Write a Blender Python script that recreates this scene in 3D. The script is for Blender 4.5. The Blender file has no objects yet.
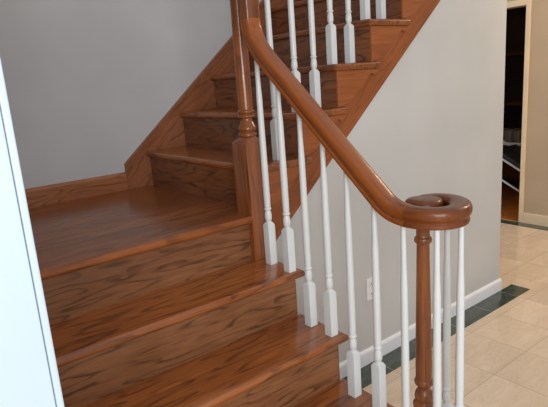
import bpy, bmesh, math, random
from mathutils import Vector, Matrix
random.seed(4)
scene = bpy.context.scene
COL = scene.collection
PI = math.pi

# ------------------------------------------------------------------ dimensions (metres)
R = 0.185            # riser height
G = 0.2145           # lower run
N = 0.031            # nosing of the lower treads
O = 0.022            # overhang of lower treads at the open side
G2 = 0.2231          # upper run
XU = 0.024           # face of the first upper riser
UN = 0.020           # upper nosing
YW = 0.996           # landing wall
LAND = 5 * R
XL = -1.031          # left stair wall
TH = 0.030           # tread thickness
XC = 1.880           # corner of the wall below the upper flight
XB = 3.42            # far wall
NU = 9               # upper risers built

# ------------------------------------------------------------------ helpers
def link(o, parent=None):
    COL.objects.link(o)
    if parent: o.parent = parent
    return o

def obj(name, bm, mat, parent=None, smooth=False, angle=35):
    bmesh.ops.recalc_face_normals(bm, faces=bm.faces[:])
    me = bpy.data.meshes.new(name)
    bm.to_mesh(me); bm.free()
    me.materials.append(mat)
    if smooth:
        for p in me.polygons: p.use_smooth = True
        try: me.set_sharp_from_angle(angle=math.radians(angle))
        except Exception: pass
    return link(bpy.data.objects.new(name, me), parent)

def thing(name, label, cat, loc=(0, 0, 0), group=None):
    o = bpy.data.objects.new(name, None)
    o.empty_display_size = 0.05
    o.location = loc
    link(o); tag(o, label, cat, group)
    return o

def tag(o, label, cat, group=None):
    o['label'] = label; o['category'] = cat
    if group: o['group'] = group
    return o

def struct(o, label=None):
    o['kind'] = 'structure'
    if label: o['label'] = label
    return o

def box(bm, x0, x1, y0, y1, z0, z1):
    vs = [bm.verts.new((x, y, z)) for x in (x0, x1) for y in (y0, y1) for z in (z0, z1)]
    for f in ((0, 1, 3, 2), (4, 6, 7, 5), (0, 4, 5, 1), (2, 3, 7, 6), (0, 2, 6, 4), (1, 5, 7, 3)):
        bm.faces.new([vs[i] for i in f])
    return vs

def boxbm(*a, bevel=0, seg=2):
    bm = bmesh.new(); box(bm, *a)
    if bevel:
        bmesh.ops.bevel(bm, geom=bm.edges[:], offset=bevel, segments=seg, profile=.5, affect='EDGES')
    return bm

def prism(pts, axis, a, b, bm=None):
    """extrude a 2D outline: axis 'z' pts=(x,y); 'y' pts=(x,z); 'x' pts=(y,z)"""
    bm = bm or bmesh.new()
    def v(p, t):
        return {'z': (p[0], p[1], t), 'y': (p[0], t, p[1]), 'x': (t, p[0], p[1])}[axis]
    A = [bm.verts.new(v(p, a)) for p in pts]; B = [bm.verts.new(v(p, b)) for p in pts]
    n = len(pts)
    bm.faces.new(A); bm.faces.new(B[::-1])
    for i in range(n): bm.faces.new((A[i], B[i], B[(i + 1) % n], A[(i + 1) % n]))
    return bm

def bevel_where(bm, test, off, seg=4):
    es = [e for e in bm.edges if test((e.verts[0].co + e.verts[1].co) / 2, (e.verts[1].co - e.verts[0].co).normalized())]
    if es: bmesh.ops.bevel(bm, geom=es, offset=off, segments=seg, profile=.5, affect='EDGES', clamp_overlap=True)

def lathe(prof, seg=28, cx=0, cy=0, bm=None):
    bm = bm or bmesh.new()
    rings = []
    for r, z in prof:
        rings.append([bm.verts.new((cx + r * math.cos(2 * PI * i / seg), cy + r * math.sin(2 * PI * i / seg), z)) for i in range(seg)])
    for a, b in zip(rings, rings[1:]):
        for i in range(seg): bm.faces.new((a[i], a[(i + 1) % seg], b[(i + 1) % seg], b[i]))
    bm.faces.new(rings[0][::-1]); bm.faces.new(rings[-1])
    return bm

def smooth_prof(pts, sub=4):
    """catmull-rom through (r, z) points"""
    out = []
    P = [pts[0]] + list(pts) + [pts[-1]]
    for i in range(1, len(P) - 2):
        p0, p1, p2, p3 = [Vector(P[i + k]) for k in (-1, 0, 1, 2)]
        for s in range(sub):
            t = s / sub
            q = .5 * ((2 * p1) + (p2 - p0) * t + (2 * p0 - 5 * p1 + 4 * p2 - p3) * t * t + (3 * p1 - p0 - 3 * p2 + p3) * t ** 3)
            out.append((max(q.x, .001), q.y))
    out.append(tuple(pts[-1]))
    return out

def square_block(s, z0, z1, ztop, rtop, bm=None):
    """square block with shoulders cut down to a round neck"""
    bm = bm or bmesh.new()
    h = s / 2
    seg = 24
    def sq(a):
        c, q = math.cos(a), math.sin(a); m = max(abs(c), abs(q)); return c / m * h, q / m * h
    angs = [2 * PI * i / seg + PI / 4 for i in range(seg)]
    rings = []
    for k, (z, t) in enumerate([(z0, 0), (z1, 0), (z1 + (ztop - z1) * .45, .42), (z1 + (ztop - z1) * .8, .8), (ztop, 1)]):
        ring = []
        for a in angs:
            x, y = sq(a)
            # corners come down first
            cx, cy = rtop * math.cos(a), rtop * math.sin(a)
            zz = z
            if k == 1: zz = z1 - (math.hypot(x, y) / h - 1) * (ztop - z1) * .5
            ring.append(bm.verts.new((x * (1 - t) + cx * t, y * (1 - t) + cy * t, zz)))
        rings.append(ring)
    for a, b in zip(rings, rings[1:]):
        for i in range(seg): bm.faces.new((a[i], a[(i + 1) % seg], b[(i + 1) % seg], b[i]))
    bm.faces.new(rings[0][::-1]); bm.faces.new(rings[-1])
    return bm

# ------------------------------------------------------------------ materials
def base_mat(name):
    m = bpy.data.materials.new(name); m.use_nodes = True
    nt = m.node_tree; nt.nodes.clear()
    out = nt.nodes.new('ShaderNodeOutputMaterial'); p = nt.nodes.new('ShaderNodeBsdfPrincipled')
    nt.links.new(p.outputs[0], out.inputs[0])
    return m, nt, p

def srgb(c):
    f = lambda v: (v / 255 / 12.92) if v / 255 <= .04045 else ((v / 255 + .055) / 1.055) ** 2.4
    return (f(c[0]), f(c[1]), f(c[2]), 1)

class NB:
    def __init__(s, nt): s.nt = nt
    def n(s, t, **k):
        nd = s.nt.nodes.new(t)
        for a, v in k.items(): setattr(nd, a, v)
        return nd
    def l(s, a, b): s.nt.links.new(a, b)
    def math(s, op, a, b=None, c=None):
        nd = s.n('ShaderNodeMath', operation=op)
        for i, v in enumerate((a, b, c)):
            if v is None: continue
            if isinstance(v, (int, float)): nd.inputs[i].default_value = v
            else: s.l(v, nd.inputs[i])
        return nd.outputs[0]
    def ramp(s, fac, stops, interp='LINEAR'):
        nd = s.n('ShaderNodeValToRGB'); r = nd.color_ramp; r.interpolation = interp
        while len(r.elements) < len(stops): r.elements.new(.5)
        for e, (p, c) in zip(r.elements, stops): e.position = p; e.color = c if len(c) == 4 else srgb(c)
        s.l(fac, nd.inputs[0]); return nd.outputs[0]
    def mix(s, fac, a, b, mode='MIX'):
        nd = s.n('ShaderNodeMix', data_type='RGBA', blend_type=mode)
        if isinstance(fac, (int, float)): nd.inputs[0].default_value = fac
        else: s.l(fac, nd.inputs[0])
        for i, v in ((6, a), (7, b)):
            if isinstance(v, tuple): nd.inputs[i].default_value = v if len(v) == 4 else srgb(v)
            else: s.l(v, nd.inputs[i])
        return nd.outputs[2]
    def noise(s, vec, scale=1, detail=2, rough=.5, dist=0):
        nd = s.n('ShaderNodeTexNoise'); s.l(vec, nd.inputs['Vector'])
        nd.inputs['Scale'].default_value = scale; nd.inputs['Detail'].default_value = detail
        nd.inputs['Roughness'].default_value = rough; nd.inputs['Distortion'].default_value = dist
        return nd.outputs[0]

def wood(name, light, mid, dark, axis='x', rot=None, su=1.1, sv=9, freq=9, plank=None, rough=.25, coat=.25, seed=0, line=.6):
    m, nt, p = base_mat(name); b = NB(nt)
    tc = b.n('ShaderNodeTexCoord').outputs['Object']
    if rot:
        mp = b.n('ShaderNodeMapping'); mp.inputs['Rotation'].default_value = rot; b.l(tc, mp.inputs[0]); tc = mp.outputs[0]
    sp = b.n('ShaderNodeSeparateXYZ'); b.l(tc, sp.inputs[0])
    o = {'x': (0, 1, 2), 'y': (1, 0, 2), 'z': (2, 0, 1)}[axis]
    u, v, w = (sp.outputs[i] for i in o)
    tone = None
    if plank:
        pk = b.math('FLOOR', b.math('DIVIDE', v, plank))
        wn = b.n('ShaderNodeTexWhiteNoise', noise_dimensions='1D'); b.l(b.math('ADD', pk, seed + .37), wn.inputs['W'])
        tone = wn.outputs['Value']
        u2 = b.math('ADD', u, b.math('MULTIPLY', tone, 7.0))
    else:
        u2 = b.math('ADD', u, seed * 3.17)
    def vec(a, c):
        cb = b.n('ShaderNodeCombineXYZ')
        b.l(b.math('MULTIPLY', u2, a), cb.inputs[0]); b.l(b.math('MULTIPLY', v, c), cb.inputs[1]); b.l(b.math('MULTIPLY', w, c), cb.inputs[2])
        return cb.outputs[0]
    big = b.noise(vec(su, sv), 1, 1.5, .4)
    wob = b.noise(vec(su * 9, sv * 5), 1, 2, .5)
    ph = b.math('MULTIPLY', b.math('ADD', big, b.math('MULTIPLY', wob, .035)), freq)
    saw = b.math('FRACT', ph)
    rings = b.ramp(saw, [(0, (0, 0, 0, 1)), (.50, (.08, .08, .08, 1)), (.74, (.9, .9, .9, 1)), (.86, (1, 1, 1, 1)), (.95, (0, 0, 0, 1)), (1, (0, 0, 0, 1))])
    pores = b.noise(vec(12, 260), 1, 2, .6)
    patch = b.noise(vec(2.2, 5), 1, 3, .5)
    brk = b.ramp(b.noise(vec(6, 40), 1, 2, .5), [(.36, (.1, .1, .1, 1)), (.56, (1, 1, 1, 1))])
    c = b.mix(b.ramp(patch, [(.3, (0, 0, 0, 1)), (.7, (1, 1, 1, 1))]), mid, light)
    fac = b.math('MULTIPLY', b.math('MULTIPLY', rings, brk), line)
    c = b.mix(fac, c, dark)
    c = b.mix(b.math('MULTIPLY', b.ramp(pores, [(.5, (0, 0, 0, 1)), (.72, (1, 1, 1, 1))]), .45 * min(1, line + .2)), c, dark)
    strk = b.noise(vec(4, 95), 1, 3, .6)
    sv_ = b.n('ShaderNodeHueSaturation'); b.l(c, sv_.inputs['Color']); b.l(b.math('ADD', b.math('MULTIPLY', strk, .7), .65), sv_.inputs['Value']); c = sv_.outputs[0]
    if tone is not None:
        hs = b.n('ShaderNodeHueSaturation'); b.l(c, hs.inputs['Color']); b.l(b.math('ADD', b.math('MULTIPLY', tone, .3), .85), hs.inputs['Value'])
        c = hs.outputs[0]
    b.l(c, p.inputs['Base Color'])
    p.inputs['Roughness'].default_value = rough
    p.inputs['Coat Weight'].default_value = coat; p.inputs['Specular IOR Level'].default_value = .3; p.inputs['Coat Roughness'].default_value = .12
    bp = b.n('ShaderNodeBump'); bp.inputs['Strength'].default_value = .06; bp.inputs['Distance'].default_value = .002
    b.l(pores, bp.inputs['Height']); b.l(bp.outputs[0], p.inputs['Normal'])
    return m

def paint(name, c, rough=.6, var=.03, scale=3, bump=.05):
    m, nt, p = base_mat(name); b = NB(nt)
    tc = b.n('ShaderNodeTexCoord').outputs['Object']
    n1 = b.noise(tc, scale, 3, .5)
    dk = tuple(v * (1 - var * 2.2) for v in c); lt = tuple(min(255, v * (1 + var)) for v in c)
    b.l(b.ramp(n1, [(.3, dk), (.7, lt)]), p.inputs['Base Color'])
    p.inputs['Roughness'].default_value = rough
    n2 = b.noise(tc, 350, 2, .6)
    bp = b.n('ShaderNodeBump'); bp.inputs['Strength'].default_value = bump; bp.inputs['Distance'].default_value = .001
    b.l(n2, bp.inputs['Height']); b.l(bp.outputs[0], p.inputs['Normal'])
    return m

def tiles(name, size, ox, oy, light, mid, vein, grout, rough, gw=.004, vs=5):
    m, nt, p = base_mat(name); b = NB(nt)
    tc = b.n('ShaderNodeTexCoord').outputs['Object']
    sp = b.n('ShaderNodeSeparateXYZ'); b.l(tc, sp.inputs[0])
    cells = []; masks = []
    for k, off in ((0, ox), (1, oy)):
        q = b.math('DIVIDE', b.math('SUBTRACT', sp.outputs[k], off), size)
        cells.append(b.math('FLOOR', q)); fr = b.math('FRACT', q)
        d = b.math('MINIMUM', fr, b.math('SUBTRACT', 1.0, fr))
        masks.append(b.math('LESS_THAN', d, gw / size / 2))
    g = b.math('MAXIMUM', masks[0], masks[1])
    wn = b.n('ShaderNodeTexWhiteNoise', noise_dimensions='2D')
    cb = b.n('ShaderNodeCombineXYZ'); b.l(cells[0], cb.inputs[0]); b.l(cells[1], cb.inputs[1]); b.l(cb.outputs[0], wn.inputs['Vector'])
    va = b.n('ShaderNodeVectorMath', operation='MULTIPLY_ADD'); b.l(wn.outputs['Color'], va.inputs[0]); va.inputs[1].default_value = (9, 9, 9); b.l(tc, va.inputs[2])
    mp = b.n('ShaderNodeMapping'); mp.inputs['Scale'].default_value = (1, 2.4, 1); b.l(va.outputs[0], mp.inputs[0])
    n1 = b.noise(mp.outputs[0], vs, 4, .6, .8)
    n2 = b.noise(mp.outputs[0], vs * 1.7, 5, .65, 1.5)
    c = b.mix(b.ramp(n1, [(.3, (0, 0, 0, 1)), (.7, (1, 1, 1, 1))]), mid, light)
    vm = b.ramp(b.math('ABSOLUTE', b.math('SUBTRACT', n2, .5)), [(0, (1, 1, 1, 1)), (.035, (0, 0, 0, 1))])
    c = b.mix(b.math('MULTIPLY', vm, .3), c, vein)
    hs = b.n('ShaderNodeHueSaturation'); b.l(c, hs.inputs['Color']); b.l(b.math('ADD', b.math('MULTIPLY', wn.outputs['Value'], .14), .93), hs.inputs['Value'])
    c = b.mix(g, hs.outputs[0], grout)
    b.l(c, p.inputs['Base Color']); p.inputs['Roughness'].default_value = rough
    bp = b.n('ShaderNodeBump'); bp.inputs['Strength'].default_value = .3; bp.inputs['Distance'].default_value = .001; bp.invert = True
    b.l(g, bp.inputs['Height']); b.l(bp.outputs[0], p.inputs['Normal'])
    return m

OAK = dict(light=(158, 96, 52), mid=(134, 76, 40), dark=(58, 28, 14))
M_TREAD = wood('oak_tread', (156, 90, 43), (128, 70, 32), (50, 23, 11), 'x', plank=.105, rough=.24, coat=.6, su=2.2, sv=13, freq=6)
M_LAND = wood('oak_landing', (152, 86, 40), (124, 66, 29), (56, 27, 12), 'x', plank=.105, rough=.27, coat=.22, seed=5, line=.45, su=2.0, sv=13, freq=6)
M_RISER = wood('oak_riser', (142, 94, 60), (116, 72, 43), (52, 27, 16), 'x', su=2.9, sv=19, freq=7, rough=.35, coat=.15, seed=2, line=.68)
M_UTREAD = wood('oak_upper_tread', (150, 86, 42), (122, 67, 31), (58, 27, 13), 'y', plank=.105, rough=.24, coat=.35, su=2.2, sv=13, freq=6)
M_URISER = wood('oak_upper_riser', (140, 86, 52), (116, 68, 40), (54, 28, 16), 'y', su=3, sv=15, freq=7, rough=.35, coat=.15, seed=1, line=.7)
slope2 = math.atan(R / G2)
M_STRING = wood('oak_stringer', (150, 84, 44), (128, 69, 34), (84, 43, 21), 'x', rot=(0, slope2, 0), rough=.35, coat=.15, line=.4, su=1.6, sv=11)
M_BRACKET = wood('oak_bracket', (158, 90, 47), (136, 74, 37), (90, 48, 24), 'x', rough=.35, coat=.15, line=.3, seed=3, su=1.5, sv=8)
M_SKIRT = wood('oak_skirt', (158, 98, 62), (136, 80, 49), (76, 41, 24), 'x', rot=(0, slope2, 0), rough=.35, coat=.15, line=.55, su=2.2, sv=13, seed=8)
M_BASEB = wood('oak_baseboard', (172, 110, 68), (148, 90, 54), (80, 44, 26), 'x', rough=.35, coat=.15, line=.6, su=2.5, sv=15, seed=6)
M_RAIL = wood('oak_handrail', (150, 82, 33), (128, 66, 25), (80, 39, 14), 'y', rot=(-math.atan(.842), 0, 0), rough=.3, coat=.15, line=.28, su=1.0, sv=14, freq=6)
M_VOL = wood('oak_volute', (126, 66, 28), (98, 48, 19), (60, 29, 12), 'y', rough=.3, coat=.15, line=.25, su=2.0, sv=12, freq=6)
M_NEWEL = wood('oak_newel', (144, 82, 42), (116, 62, 30), (60, 30, 15), 'z', rough=.24, coat=.35, line=.5, su=1.4, sv=14, freq=8)
M_DENFLOOR = wood('oak_den_floor', (210, 125, 58), (190, 105, 45), (110, 58, 24), 'x', plank=.08, rough=.3, coat=.2)
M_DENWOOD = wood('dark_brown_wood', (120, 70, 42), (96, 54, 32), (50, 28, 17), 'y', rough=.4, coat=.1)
M_WALL = paint('wall_paint', (192, 191, 187), .55, .015, 2)
M_WALLB = paint('landing_wall_paint', (190, 188, 186), .55, .02, 2.2)
M_WALLF = paint('far_wall_paint', (184, 164, 138), .6, .02, 2)
M_WHITE = paint('white_trim_paint', (232, 232, 234), .35, .01, 5, .02)
M_JAMB = paint('white_corner_paint', (180, 194, 203), .3, .005, 4, .02)
M_CASING = paint('cream_casing_paint', (226, 206, 174), .4, .015, 5, .02)
M_BAL = paint('white_baluster_paint', (208, 210, 208), .32, .01, 9, .02)
M_PLATE = paint('white_plastic', (226, 224, 220), .35, .01, 8, .0)
M_SLOT = paint('dark_slot', (70, 66, 62), .6, .02, 8, .0)
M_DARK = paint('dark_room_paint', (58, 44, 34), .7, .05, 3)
M_BLACK = paint('black_cloth', (22, 24, 28), .55, .06, 9)
M_GREYW = paint('white_metal', (214, 216, 218), .35, .02, 5, .02)
M_BOOK = [paint('book_cloth_%s' % n, c, .6, .05, 20) for n, c in (('grey', (120, 110, 102)), ('brown', (104, 84, 72)), ('taupe', (132, 120, 110)))]
M_TILE = tiles('beige_marble_tile', .301, 1.258, -.483, (222, 203, 179), (208, 187, 161), (186, 162, 134), (176, 155, 130), .18, .0028, 3)
M_GREEN = tiles('green_marble_tile', .301, 1.258, .018, (72, 82, 74), (49, 59, 54), (104, 114, 104), (146, 148, 138), .16, .003, 9)

# ------------------------------------------------------------------ camera (calibrated on the photograph)
cam = bpy.data.cameras.new('camera'); co = link(bpy.data.objects.new('camera', cam))
yaw, pit, rol = -.6535, -.2316, -.0732
cy_, sy_, cp, sp_ = math.cos(yaw), math.sin(yaw), math.cos(pit), math.sin(pit)
fw = Vector((-sy_ * cp, cy_ * cp, sp_)); rt = Vector((cy_, sy_, 0)); up = rt.cross(fw)
c, s = math.cos(rol), math.sin(rol)
rt2 = c * rt + s * up; up2 = -s * rt + c * up
M = Matrix((rt2, up2, -fw)).transposed().to_4x4(); M.translation = Vector((-1.1825, -1.6607, 1.4379))
co.matrix_world = M
cam.sensor_fit = 'HORIZONTAL'; cam.sensor_width = 36; cam.lens = 528.05 / 548 * 36
cam.clip_start = .02; cam.clip_end = 60
scene.camera = co

# ------------------------------------------------------------------ room shell
struct(obj('floor', boxbm(-3.2, XB, -4, 3.2, -.06, 0), M_TILE))
struct(obj('floor_den', boxbm(XB, 6.2, -.6, 3.2, -.06, 0.0), M_DENFLOOR))
ZWT = lambda x: .7136 + .8533 * x
bm = prism([(.004, 0), (XC, 0), (XC, ZWT(XC) - .004), (.03, ZWT(.03) - .004), (.004, .70)], 'y', .010, .09)
box(bm, XC - .09, XC, .0905, YW, 0, ZWT(XC - .09) - .01)
struct(obj('wall_right', bm, M_WALL), 'pale wall under the upper flight')
struct(obj('wall_back', boxbm(XL - .12, XC + .6, YW, YW + .1, 0, 4.2), M_WALLB))
struct(obj('wall_left', boxbm(XL - .12, XL, -.93, YW - .001, 0, 4.2), M_WALLB))
struct(obj('wall_front', boxbm(-3.2, XL - .010, -.949, -.9305, 0, 4.2, bevel=.002), M_JAMB), 'bright white wall end at the left edge of the photo')
struct(obj('trim_1', boxbm(XL - .0095, XL, -.953, -.9305, 0, 4.2, bevel=.0025), M_JAMB), 'white corner bead')
# far wall with the doorway
bm = bmesh.new()
DY0, DY1, DZ = .672, 1.5, 1.885
box(bm, XB, XB + .12, -4, DY0, 0.001, 2.8); box(bm, XB, XB + .12, DY1, 3.2, 0.001, 2.8); box(bm, XB, XB + .12, DY0, DY1, DZ, 2.8)
struct(obj('wall_far', bm, M_WALLF))
bm = bmesh.new()
box(bm, XB - .018, XB, DY0 - .040, DY0, .0, DZ + .05); box(bm, XB - .018, XB, DY1, DY1 + .052, .0, DZ + .05); box(bm, XB - .018, XB, DY0, DY1, DZ, DZ + .05)
bmesh.ops.bevel(bm, geom=bm.edges[:], offset=.004, segments=2, affect='EDGES')
struct(obj('trim_2', bm, M_CASING), 'cream doorway casing')
struct(obj('baseboard_far', boxbm(XB - .014, XB, -4, DY0 - .041, .0, .095, bevel=.004), M_CASING))
# dark room beyond the doorway
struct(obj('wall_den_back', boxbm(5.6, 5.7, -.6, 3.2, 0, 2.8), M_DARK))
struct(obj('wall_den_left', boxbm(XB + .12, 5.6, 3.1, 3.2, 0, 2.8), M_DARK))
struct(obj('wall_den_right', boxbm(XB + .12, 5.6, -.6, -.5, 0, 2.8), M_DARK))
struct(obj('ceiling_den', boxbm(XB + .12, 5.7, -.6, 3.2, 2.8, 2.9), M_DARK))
# white baseboard of the wall under the stairs
bm = prism([(.010, 0), (-.003, 0), (-.003, .066), (.001, .076), (.006, .080), (.010, .080)], 'x', .026, XC + .011)
struct(obj('baseboard_right', bm, M_WHITE))
struct(obj('baseboard_corner', boxbm(XC, XC + .012, .0105, YW - .01, 0, .08, bevel=.003), M_WHITE))
# green marble borders, set flush in the floor
struct(obj('floor_border_1', prism([(.03, -.003), (XC + .138, -.003), (XC + .138, -.128), (.03, -.128)], 'z', -.01, .0012), M_GREEN))
struct(obj('floor_border_2', boxbm(XB - .125, XB - .0185, -4, 3.0, -.01, .0012), M_GREEN))
# oak baseboard on the landing
bm = prism([(YW, LAND), (YW - .016, LAND), (YW - .016, LAND + .078), (YW - .008, LAND + .088), (YW - .006, LAND + .092), (YW, LAND + .092)], 'x', XL, -.118)
struct(obj('baseboard_back', bm, M_BASEB))

# ------------------------------------------------------------------ the staircase (one fixed thing)
XT = XL + .002
st = thing('staircase', 'L-shaped brown oak staircase with a square landing, lower flight and upper flight', 'staircase')
SK = YW - .018
def round_edges(bm, test): bevel_where(bm, test, .0125, 5)
# lower treads
for k in range(1, 5):
    z = (5 - k) * R; y0 = -k * G - N; y1 = -(k - 1) * G
    if k < 4:
        pts = [(XT, y0), (O, y0), (O, y1), (XT, y1)]
    else:            # starting step with a rounded end under the volute
        pts = [(XT, y0), (.03, y0)]
        cx, cy, rr = .03, (y0 + -.665) / 2 + .0, abs(y0 + .665) / 2
        for i in range(1, 13): 
            a = -PI / 2 + PI * i / 12
            pts.append((cx + rr * 1.15 * math.cos(a), cy + rr * math.sin(a)))
        pts += [(XT, -.665)]
        y1 = -.665
    bm = prism(pts, 'z', z - TH, z)
    if k < 4:
        round_edges(bm, lambda m, d: (abs(m.y - y0) < .001 and abs(d.x) > .5) or (abs(m.x - O) < .001 and abs(d.y) > .5) )
    else:
        round_edges(bm, lambda m, d: abs(d.z) < .1 and m.x > XT + .01 and abs(m.y - y1) > .0005)
    obj('tread', bm, M_TREAD, st, True)
# lower risers
for k in range(0, 5):
    yk = -k * G; z1 = (5 - k) * R - TH; z0 = (4 - k) * R
    xr = -.0445 if k == 0 else 0
    if k == 4:
        pts = [(XT, yk), (.03, yk)]
        cy, rr = (yk - .70) / 2, abs(yk + .70) / 2
        for i in range(1, 13):
            a = -PI / 2 + PI * i / 12; pts.append((.03 + rr * math.cos(a), cy + rr * math.sin(a)))
        pts += [(XT, -.70)]
        bm = prism(pts, 'z', 0, z1)
    else:
        bm = boxbm(XT, xr, yk, yk + .018, z0, z1)
    obj('riser', bm, M_RISER, st)
# lower stringer (closed side panel on the open side)
pts = [(-.70, 0.0), (-.70, R - .001 - TH), (-3 * G + .019, R - TH - .001), (-3 * G + .019, 2 * R - TH - .001), (-2 * G + .019, 2 * R - TH - .001),
       (-2 * G + .019, 3 * R - TH - .001), (-G + .019, 3 * R - TH - .001), (-G + .019, 4 * R - TH - .001), (.004, 4 * R - TH - .001), (.004, 0)]
pts[0] = (-.699, 0); pts[1] = (-.699, R - TH - .001)
obj('stringer', prism(pts, 'x', -.020, -.001), M_STRING, st)
# landing
pts = [(XT, -N), (-.0445, -N), (-.0445, .0715), (XU - .001, .0715), (XU - .001, YW - .001), (XT, YW - .001)]
bm = prism(pts, 'z', LAND - TH, LAND)
round_edges(bm, lambda m, d: abs(m.y + N) < .001 and abs(d.x) > .5)
obj('landing', bm, M_LAND, st, True)
# upper flight
for j in range(NU):
    rx = XU + j * G2; zt = (6 + j) * R; nx = rx - UN; rn = rx + G2
    ext = .048
    if j == 0:
        pts = [(nx, .0715), (nx, SK - .001), (rn, SK - .001), (rn, .0005), (rn + ext, .0005), (rn + ext, -.020), (.0530, -.020), (.0530, .0715)]
    else:
        pts = [(nx, -.020), (nx, SK - .001), (rn, SK - .001), (rn, .0005), (rn + ext, .0005), (rn + ext, -.020)]
    bm = prism(pts, 'z', zt - TH, zt)
    bevel_where(bm, lambda m, d: abs(d.z) < .1 and ((abs(m.x - nx) < .0005) or (abs(m.y + .020) < .0005) or (abs(m.x - rn - ext) < .0005)), .0115, 4)
    obj('tread', bm, M_UTREAD, st, True)
    obj('riser', boxbm(rx, rx + .018, .0715 if j == 0 else -.002, SK - .001, zt - R, zt - TH), M_URISER, st)
# open stringer, sawtooth top
xe = XU + NU * G2
pts = [(.0530, ZWT(.0530)), (xe, ZWT(xe)), (xe, (5 + NU) * R - TH - .001)]
for j in range(NU - 1, -1, -1):
    x = XU + j * G2 + .0185
    pts.append((x if j else .0530, (6 + j) * R - TH - .001))
    if j: pts.append((x, (5 + j) * R - TH - .001))
obj('stringer', prism(pts, 'y', -.0015, .0085), M_STRING, st)
# scroll brackets on the open stringer
br = [(0, 0), (.262, 0), (.266, -.006), (.262, -.018), (.250, -.026), (.236, -.028), (.226, -.022), (.219, -.014), (.210, -.016), (.200, -.028),
      (.178, -.052), (.150, -.080), (.122, -.100), (.104, -.108), (.097, -.118), (.086, -.128), (.068, -.133), (.050, -.142), (.032, -.150), (0, -.1535)]
for j in range(1, NU):
    rx = XU + j * G2; zb = (6 + j) * R - TH
    bm = prism([(rx + x, zb + z) for x, z in br], 'y', -.0110, -.0021)
    bevel_where(bm, lambda m, d: abs(d.y) < .1 and m.y < -.009, .004, 2)
    obj('bracket', bm, M_BRACKET, st)
rx = XU; zb = 6 * R - TH
obj('bracket', prism([(max(rx + x, .0540), zb + z) for x, z in br[:-1]] , 'y', -.0110, -.0021), M_BRACKET, st)
# skirt board against the wall
ZS = lambda x: 1.160 + .8495 * x
xe = XU + NU * G2
sk = [(-.117, LAND + .0005), (-.117, ZS(-.117)), (xe, ZS(xe)), (xe, ZS(xe) - .42), (.10, LAND + .0005)]
so = obj('skirt_board', prism(sk, 'y', SK, YW - .0005), M_SKIRT, st)
bead = prism([(-.119, ZS(-.119) - .022), (-.119, ZS(-.119)), (xe, ZS(xe)), (xe, ZS(xe) - .022)], 'y', SK - .005, SK)
obj('cap_moulding', bead, M_SKIRT, so)

# ------------------------------------------------------------------ newel posts
nw = thing('newel_post', 'tall square-based brown newel post at the landing corner, rising past the top of the photo', 'newel post', (.004, .0225, 4 * R + .0005))
S = .096
obj('base_block', square_block(S, 0, .466, .488, .031), M_NEWEL, nw, True, 40)
prof = [(.031, .480), (.0345, .484), (.0365, .490), (.0345, .497), (.0300, .500), (.0285, .503), (.0310, .506), (.0350, .511), (.0360, .517), (.0350, .523), (.0290, .536), (.0240, .548), (.0225, .556),
        (.0235, .561), (.0315, .564), (.0345, .570), (.0315, .576), (.0270, .578), (.0270, .581), (.0320, .584), (.0340, .590), (.0320, .596), (.0275, .599), (.0275, .603)]
prof = [(r, .486 + (z - .480) * .88) for r, z in prof]
obj('turned_collar', lathe(smooth_prof(prof, 3)), M_NEWEL, nw, True, 60)
obj('shaft', lathe([(.0280, .592), (.0280, .66), (.0275, .8), (.0265, .95), (.0255, 1.10), (.0245, 1.241)]), M_NEWEL, nw, True)
obj('cap', lathe(smooth_prof([(.0245, 1.24), (.034, 1.246), (.034, 1.256), (.028, 1.264), (.036, 1.280), (.040, 1.30), (.034, 1.325), (.012, 1.345), (.002, 1.348)], 3)), M_NEWEL, nw, True, 60)

NVX, NVY = .040, -.760
nv = thing('newel_post', 'slim turned brown newel post under the spiral end of the handrail', 'newel post', (NVX, NVY, R + .0005))
obj('base_block', square_block(.078, 0, .195, .222, .028), M_NEWEL, nv, True, 40)
prof = [(.028, .220), (.033, .226), (.034, .234), (.030, .241), (.0255, .246), (.0275, .252), (.0285, .262), (.0260, .274), (.0205, .284), (.0195, .290), (.0225, .297), (.0275, .303), (.0290, .311), (.0275, .318), (.0245, .322)]
obj('turned_collar', lathe(smooth_prof(prof, 3)), M_NEWEL, nv, True, 60)
prof = [(.0245, .321), (.0250, .36), (.0240, .45), (.0220, .55), (.0200, .66), (.0185, .755)]
obj('shaft', lathe(smooth_prof(prof, 3)), M_NEWEL, nv, True, 60)
prof = [(.0185, .754), (.0195, .758), (.0245, .763), (.0255, .770), (.0235, .777), (.0200, .781), (.0195, .800), (.0195, .842)]
obj('top_collar', lathe(smooth_prof(prof, 3)), M_NEWEL, nv, True, 60)

# ------------------------------------------------------------------ handrail
HALF = [(0, 0), (.0225, 0), (.0250, .002), (.0262, .006), (.0257, .0105), (.0238, .0130), (.0222, .0165), (.0238, .0205), (.0285, .0240), (.0315, .0300), (.0320, .0380), (.0316, .0440), (.0295, .0492), (.0250, .0530), (.0160, .0552), (.0080, .0560), (0, .0562)]
PROFILE = HALF + [(-x, z) for x, z in HALF[-2:0:-1]]

def sweep(path, prof=PROFILE, upv=None, scale=None, bm=None, cap=True):
    """sweep a profile (side, up) along a path of Vectors; upv(i,t) gives the up vector"""
    bm = bm or bmesh.new(); rings = []
    n = len(path)
    for i, p in enumerate(path):
        t = (path[min(i + 1, n - 1)] - path[max(i - 1, 0)]).normalized()
        u = upv(i, t)
        side = t.cross(u).normalized(); u = side.cross(t).normalized()
        s = scale[i] if scale else 1
        rings.append([bm.verts.new(p + side * a * s + u * b) for a, b in prof])
    k = len(prof)
    for a, b in zip(rings, rings[1:]):
        for i in range(k): bm.faces.new((a[i], a[(i + 1) % k], b[(i + 1) % k], b[i]))
    if cap: bm.faces.new(rings[0]); bm.faces.new(rings[-1][::-1])
    return bm

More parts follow.
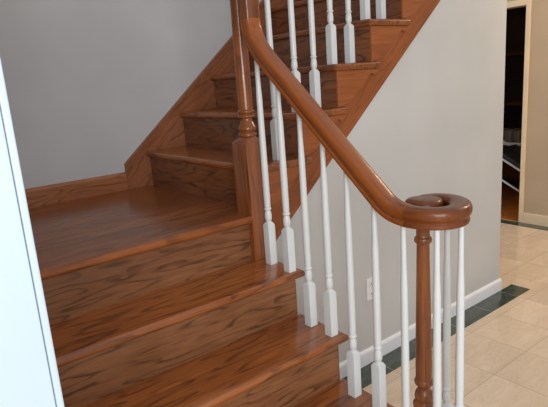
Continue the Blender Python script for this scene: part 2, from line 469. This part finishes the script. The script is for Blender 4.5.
def bez(p0, p1, p2, p3, n):
    out = []
    for i in range(n + 1):
        t = i / n; q = 1 - t
        out.append(tuple(q ** 3 * a + 3 * q * q * t * b_ + 3 * q * t * t * c_ + t ** 3 * d for a, b_, c_, d in zip(p0, p1, p2, p3)))
    return out

RX = -.030
SL = .866
zl = lambda y: 1.443 + SL * (y + .204)
VZ = 1.014           # underside of the level part
hr = thing('handrail', 'curved brown oak handrail running down to a spiral volute', 'handrail', (0, 0, 0))
# gooseneck: level quarter turn above the picture, then straight down, then the rake
yv = -.066
goose = [(yv, 2.02), (yv, 1.90), (yv, 1.78), (yv, 1.70), (yv, 1.645)]
bend = bez((yv, 1.645), (yv, 1.56), (-.135, 1.50), (-.215, zl(-.215)), 14)
straight = [(-.30, zl(-.30)), (-.40, zl(-.40)), (-.50, zl(-.50)), (-.60, zl(-.60))]
ease = bez((-.625, zl(-.625)), (-.672, zl(-.672)), (-.690, VZ + .006), (-.765, VZ), 12)
tov = lambda L: [Vector((RX, y, z)) for y, z in L]
obj('rail', sweep(tov(bend + straight + ease), upv=lambda i, t: Vector((1, 0, 0)).cross(t) * -1), M_RAIL, hr, True, 30)
obj('gooseneck', sweep(tov(goose), upv=lambda i, t: Vector((1, 0, 0)).cross(t) * -1), M_NEWEL, hr, True, 30)
# volute
ctrl = [(-.030, -.745), (-.030, -.767), (-.026, -.800), (-.010, -.835), (.020, -.858), (.058, -.862), (.095, -.845), (.128, -.812), (.142, -.772), (.128, -.738), (.098, -.728)]
vp = [(x, y) for x, y in smooth_prof([(x + 1, y) for x, y in ctrl], 5)]
vp = [(x - 1, y) for x, y in vp][5:]
vpath = [Vector((x, y, VZ)) for x, y in vp]
vo = obj('volute', sweep(vpath, upv=lambda i, t: Vector((0, 0, 1))), M_VOL, hr, True, 30)
half = [(.0225 + x, z) for x, z in HALF[1:-1]] + [(.010, .0562)]
obj('volute_eye', lathe([(r, VZ + z + .0004) for r, z in half], 36, .067, -.744), M_VOL, vo, True, 40)

# ------------------------------------------------------------------ balusters
def baluster_meshes(top, extra=0):
    """local z=0 at the tread; returns three bmeshes"""
    e = extra
    blk = square_block(.032, 0, .158 + e, .170 + e, .0095)
    col = lathe(smooth_prof([(.0095, .169 + e), (.0100, .172 + e), (.0125, .178 + e), (.0137, .188 + e), (.0130, .200 + e), (.0108, .211 + e), (.0105, .214 + e), (.0138, .217 + e), (.0138, .222 + e), (.0108, .225 + e), (.0115, .229 + e)], 3), 20)
    sh = lathe([(.0118, .228 + e), (.0124, .26 + e), (.0124, .36 + e), (.0108, top * .62 + .12), (.0085, top * .85), (.0076, top)], 20)
    return blk, col, sh

protos = {}
def baluster(x, y, z, top, label, group, extra=0):
    key = (round(top, 3), extra)
    if key not in protos:
        z += .0005
        t = thing('baluster', label, 'baluster', (x, y, z), group)
        b0, c0, s0 = baluster_meshes(top, extra)
        obj('base_block', b0, M_BAL, t, True, 40); obj('turned_collar', c0, M_BAL, t, True, 60); obj('shaft', s0, M_BAL, t, True, 60)
        protos[key] = t
        return t
    src = protos[key]
    t = src.copy(); COL.objects.link(t); t.location = (x, y, z + .0005); tag(t, label, 'baluster', group)
    for ch in list(src.children):
        cc = ch.copy(); COL.objects.link(cc); cc.parent = t
    return t

GL = 'white balusters of the lower flight'
lowers = [(-.017, -.097, 4, 'white baluster beside the square newel base, rear one on the highest lower tread'),
          (-.024, -.216, 4, 'white baluster at the front edge of the highest lower tread'),
          (-.020, -.314, 3, 'white baluster at the back of the middle lower tread, second tread below the landing'),
          (-.022, -.421, 3, 'white baluster at the front edge of the second tread below the landing'),
          (-.027, -.527, 2, 'white baluster at the back of the third tread below the landing, left of the outlet'),
          (-.026, -.635, 2, 'white baluster on the third tread below the landing, partly covering the wall outlet')]
for x, y, k, lab in lowers:
    if y > -.11: ztop = 1.56
    else: ztop = zl(y) + .004
    if y < -.6: ztop = 1.062
    baluster(x, y, k * R, round(ztop - k * R, 3), lab, GL)
baluster(-.026, -.742, R, 1.020 - R, 'white baluster just left of the slim newel under the volute', GL)
GV = 'white balusters under the volute'
for x, y, ex, lab in [(-.016, -.846, .0, 'white baluster right beside the slim newel, nearest under the volute'),
                      (.125, -.783, .038, 'white baluster second to the right of the slim newel, far side of the volute'),
                      (.075, -.861, .038, 'rightmost white baluster in the photo, under the outer curve of the volute')]:
    baluster(x, y, R, 1.019 - R, lab, GV, ex)
GU = 'white balusters of the upper flight'
ups = [(.162, 0, 'white baluster standing on the lowest upper tread, just right of the tall newel'),
       (.281, 1, 'white baluster at the front of the second upper tread, its base hidden by the handrail'),
       (.390, 1, 'white baluster at the back of the second upper tread'),
       (.499, 2, 'white baluster at the front of the third upper tread'),
       (.611, 2, 'white baluster at the back of the third upper tread'),
       (.720, 3, 'white baluster at the front of the fourth upper tread, top edge of the photo'),
       (.828, 3, 'rightmost white baluster of the upper flight, back of the fourth upper tread')]
UR = lambda x: 1.11 + .80 + (x - .03) * (R / G2)     # underside of the upper rail
for x, j, lab in ups:
    zt = (6 + j) * R
    baluster(x, .045, zt, round(UR(x) + .004 - zt, 3), lab, GU)
# upper handrail (above the frame) that carries those balusters
x1 = .98
ur = obj('handrail', sweep([Vector((.042, .045, UR(.042))), Vector((x1, .045, UR(x1)))], upv=lambda i, t: Vector((0, 0, 1))), M_RAIL, None, True, 30)
tag(ur, 'upper brown handrail above the top edge of the photo', 'handrail')

# ------------------------------------------------------------------ wall outlet
wo = thing('wall_outlet', 'white double outlet on the pale wall, partly behind a baluster', 'outlet', (.664, .010, .394))
obj('cover_plate', boxbm(-.036, .036, -.006, 0, -.058, .058, bevel=.002), M_PLATE, wo)
for dz in (.026, -.026):
    bm = lathe([(.001, -.001), (.0165, -.001), (.0165, .0015), (.001, .0015)], 20)
    bmesh.ops.rotate(bm, verts=bm.verts[:], cent=(0, 0, 0), matrix=Matrix.Rotation(PI / 2, 3, 'X'))
    bmesh.ops.translate(bm, verts=bm.verts[:], vec=(0, -.0065, dz))
    so = obj('socket', bm, M_PLATE, wo)
    bm = bmesh.new()
    box(bm, -.0075, -.0050, -.0092, -.0079, dz - .004, dz + .006); box(bm, .0050, .0075, -.0092, -.0079, dz - .004, dz + .006); box(bm, -.002, .002, -.0092, -.0079, dz - .012, dz - .008)
    obj('slot', bm, M_SLOT, so)

# ------------------------------------------------------------------ things in the dark room
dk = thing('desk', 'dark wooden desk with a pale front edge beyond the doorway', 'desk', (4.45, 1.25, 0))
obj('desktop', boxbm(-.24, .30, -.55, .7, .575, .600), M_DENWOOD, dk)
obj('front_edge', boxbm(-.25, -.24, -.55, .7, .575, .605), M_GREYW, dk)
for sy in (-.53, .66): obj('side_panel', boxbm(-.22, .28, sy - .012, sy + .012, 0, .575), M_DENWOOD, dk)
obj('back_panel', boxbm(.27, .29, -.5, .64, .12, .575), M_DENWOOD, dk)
yb = .98
i = 0
while yb < 1.50:
    w = random.uniform(.026, .04); h = random.uniform(.115, .128)
    bk = obj('book', boxbm(-.07, .07, 0, w - .003, 0, h, bevel=.003), M_BOOK[i % 3]); bk.location = (4.36, yb, .6002)
    tag(bk, 'small grey-brown book in the dim row on the desk beyond the doorway', 'book', 'books on the desk in the dark room')
    yb += w; i += 1
bc = thing('bookcase', 'tall dark bookcase in the dim room beyond the doorway', 'bookcase', (5.05, 1.45, 0))
for sy in (-.6, .6): obj('side_panel', boxbm(-.16, .16, sy - .012, sy + .012, 0, 2.1), M_DENWOOD, bc)
for z in (.06, .5, .95, 1.52, 2.08): obj('shelf', boxbm(-.16, .15, -.588, .588, z - .014, z + .014), M_DENWOOD, bc)
obj('back_panel', boxbm(.15, .16, -.588, .588, .02, 2.09), M_DARK, bc)
# chair seen in part through the doorway
ch = thing('chair', 'black padded chair with a white metal frame in the dim room beyond the doorway', 'chair', (3.98, 1.02, .0))
def bar(a, b_, r, name, mat):
    a = Vector(a); b_ = Vector(b_); d = (b_ - a)
    bm = lathe([(r, 0), (r, d.length)], 12)
    bmesh.ops.transform(bm, matrix=Matrix.Translation(a) @ d.to_track_quat('Z', 'Y').to_matrix().to_4x4(), verts=bm.verts[:])
    return obj(name, bm, mat, ch, True)
bm = boxbm(-.2, .2, -.22, .13, -.022, .022, bevel=.015, seg=3)
bmesh.ops.transform(bm, matrix=Matrix.Translation((0, .0, .520)) @ Matrix.Rotation(.5, 4, 'X'), verts=bm.verts[:])
obj('seat', bm, M_BLACK, ch, True)
bar((-.2, -.22, .368), (-.2, .34, .668), .011, 'frame_bar', M_GREYW); bar((.2, -.22, .368), (.2, .34, .668), .011, 'frame_bar', M_GREYW)
bar((-.2, -.22, .163), (-.2, .34, .450), .010, 'stretcher', M_GREYW)
for sx in (-.2, .2):
    for sy, zt in ((-.22, .368), (.34, .668)): bar((sx, sy, 0), (sx, sy, zt), .011, 'leg', M_GREYW)

# ------------------------------------------------------------------ light
W = bpy.data.worlds.new('world'); scene.world = W; W.use_nodes = True
bg = W.node_tree.nodes['Background']; bg.inputs[0].default_value = (.95, .96, 1.0, 1); bg.inputs[1].default_value = .68

def area(name, loc, target, sx, sy, power, col):
    l = bpy.data.lights.new(name, 'AREA'); l.shape = 'RECTANGLE'; l.size = sx; l.size_y = sy; l.energy = power; l.color = col
    o = link(bpy.data.objects.new(name, l)); o.location = loc
    o.rotation_euler = (Vector(target) - Vector(loc)).to_track_quat('-Z', 'Y').to_euler(); return o
def point(name, loc, power, col, r):
    l = bpy.data.lights.new(name, 'POINT'); l.energy = power; l.color = col; l.shadow_soft_size = r
    o = link(bpy.data.objects.new(name, l)); o.location = loc; return o

area('front_window', (-2.0, -3.6, 1.7), (-.3, .3, .9), 1.8, 2.0, 92, (.92, .96, 1.0))
fl = Vector((-1.1825, -1.6607, 1.4379)) + rt2 * .045 + up2 * .06
point('camera_flash', fl, 8.5, (.93, .97, 1.0), .015)
area('hall_lamp', (2.8, -.5, 2.6), (2.8, -.4, 0), .5, .5, 26, (1.0, .74, .48))
point('den_fill', (4.3, .2, 2.3), 9, (1.0, .78, .52), .1)  # unseen fill light, added to brighten the den floor; no known lamp there

scene.view_settings.view_transform = 'Standard'
scene.view_settings.look = 'None'
scene.view_settings.exposure = 0
scene.view_settings.gamma = 1
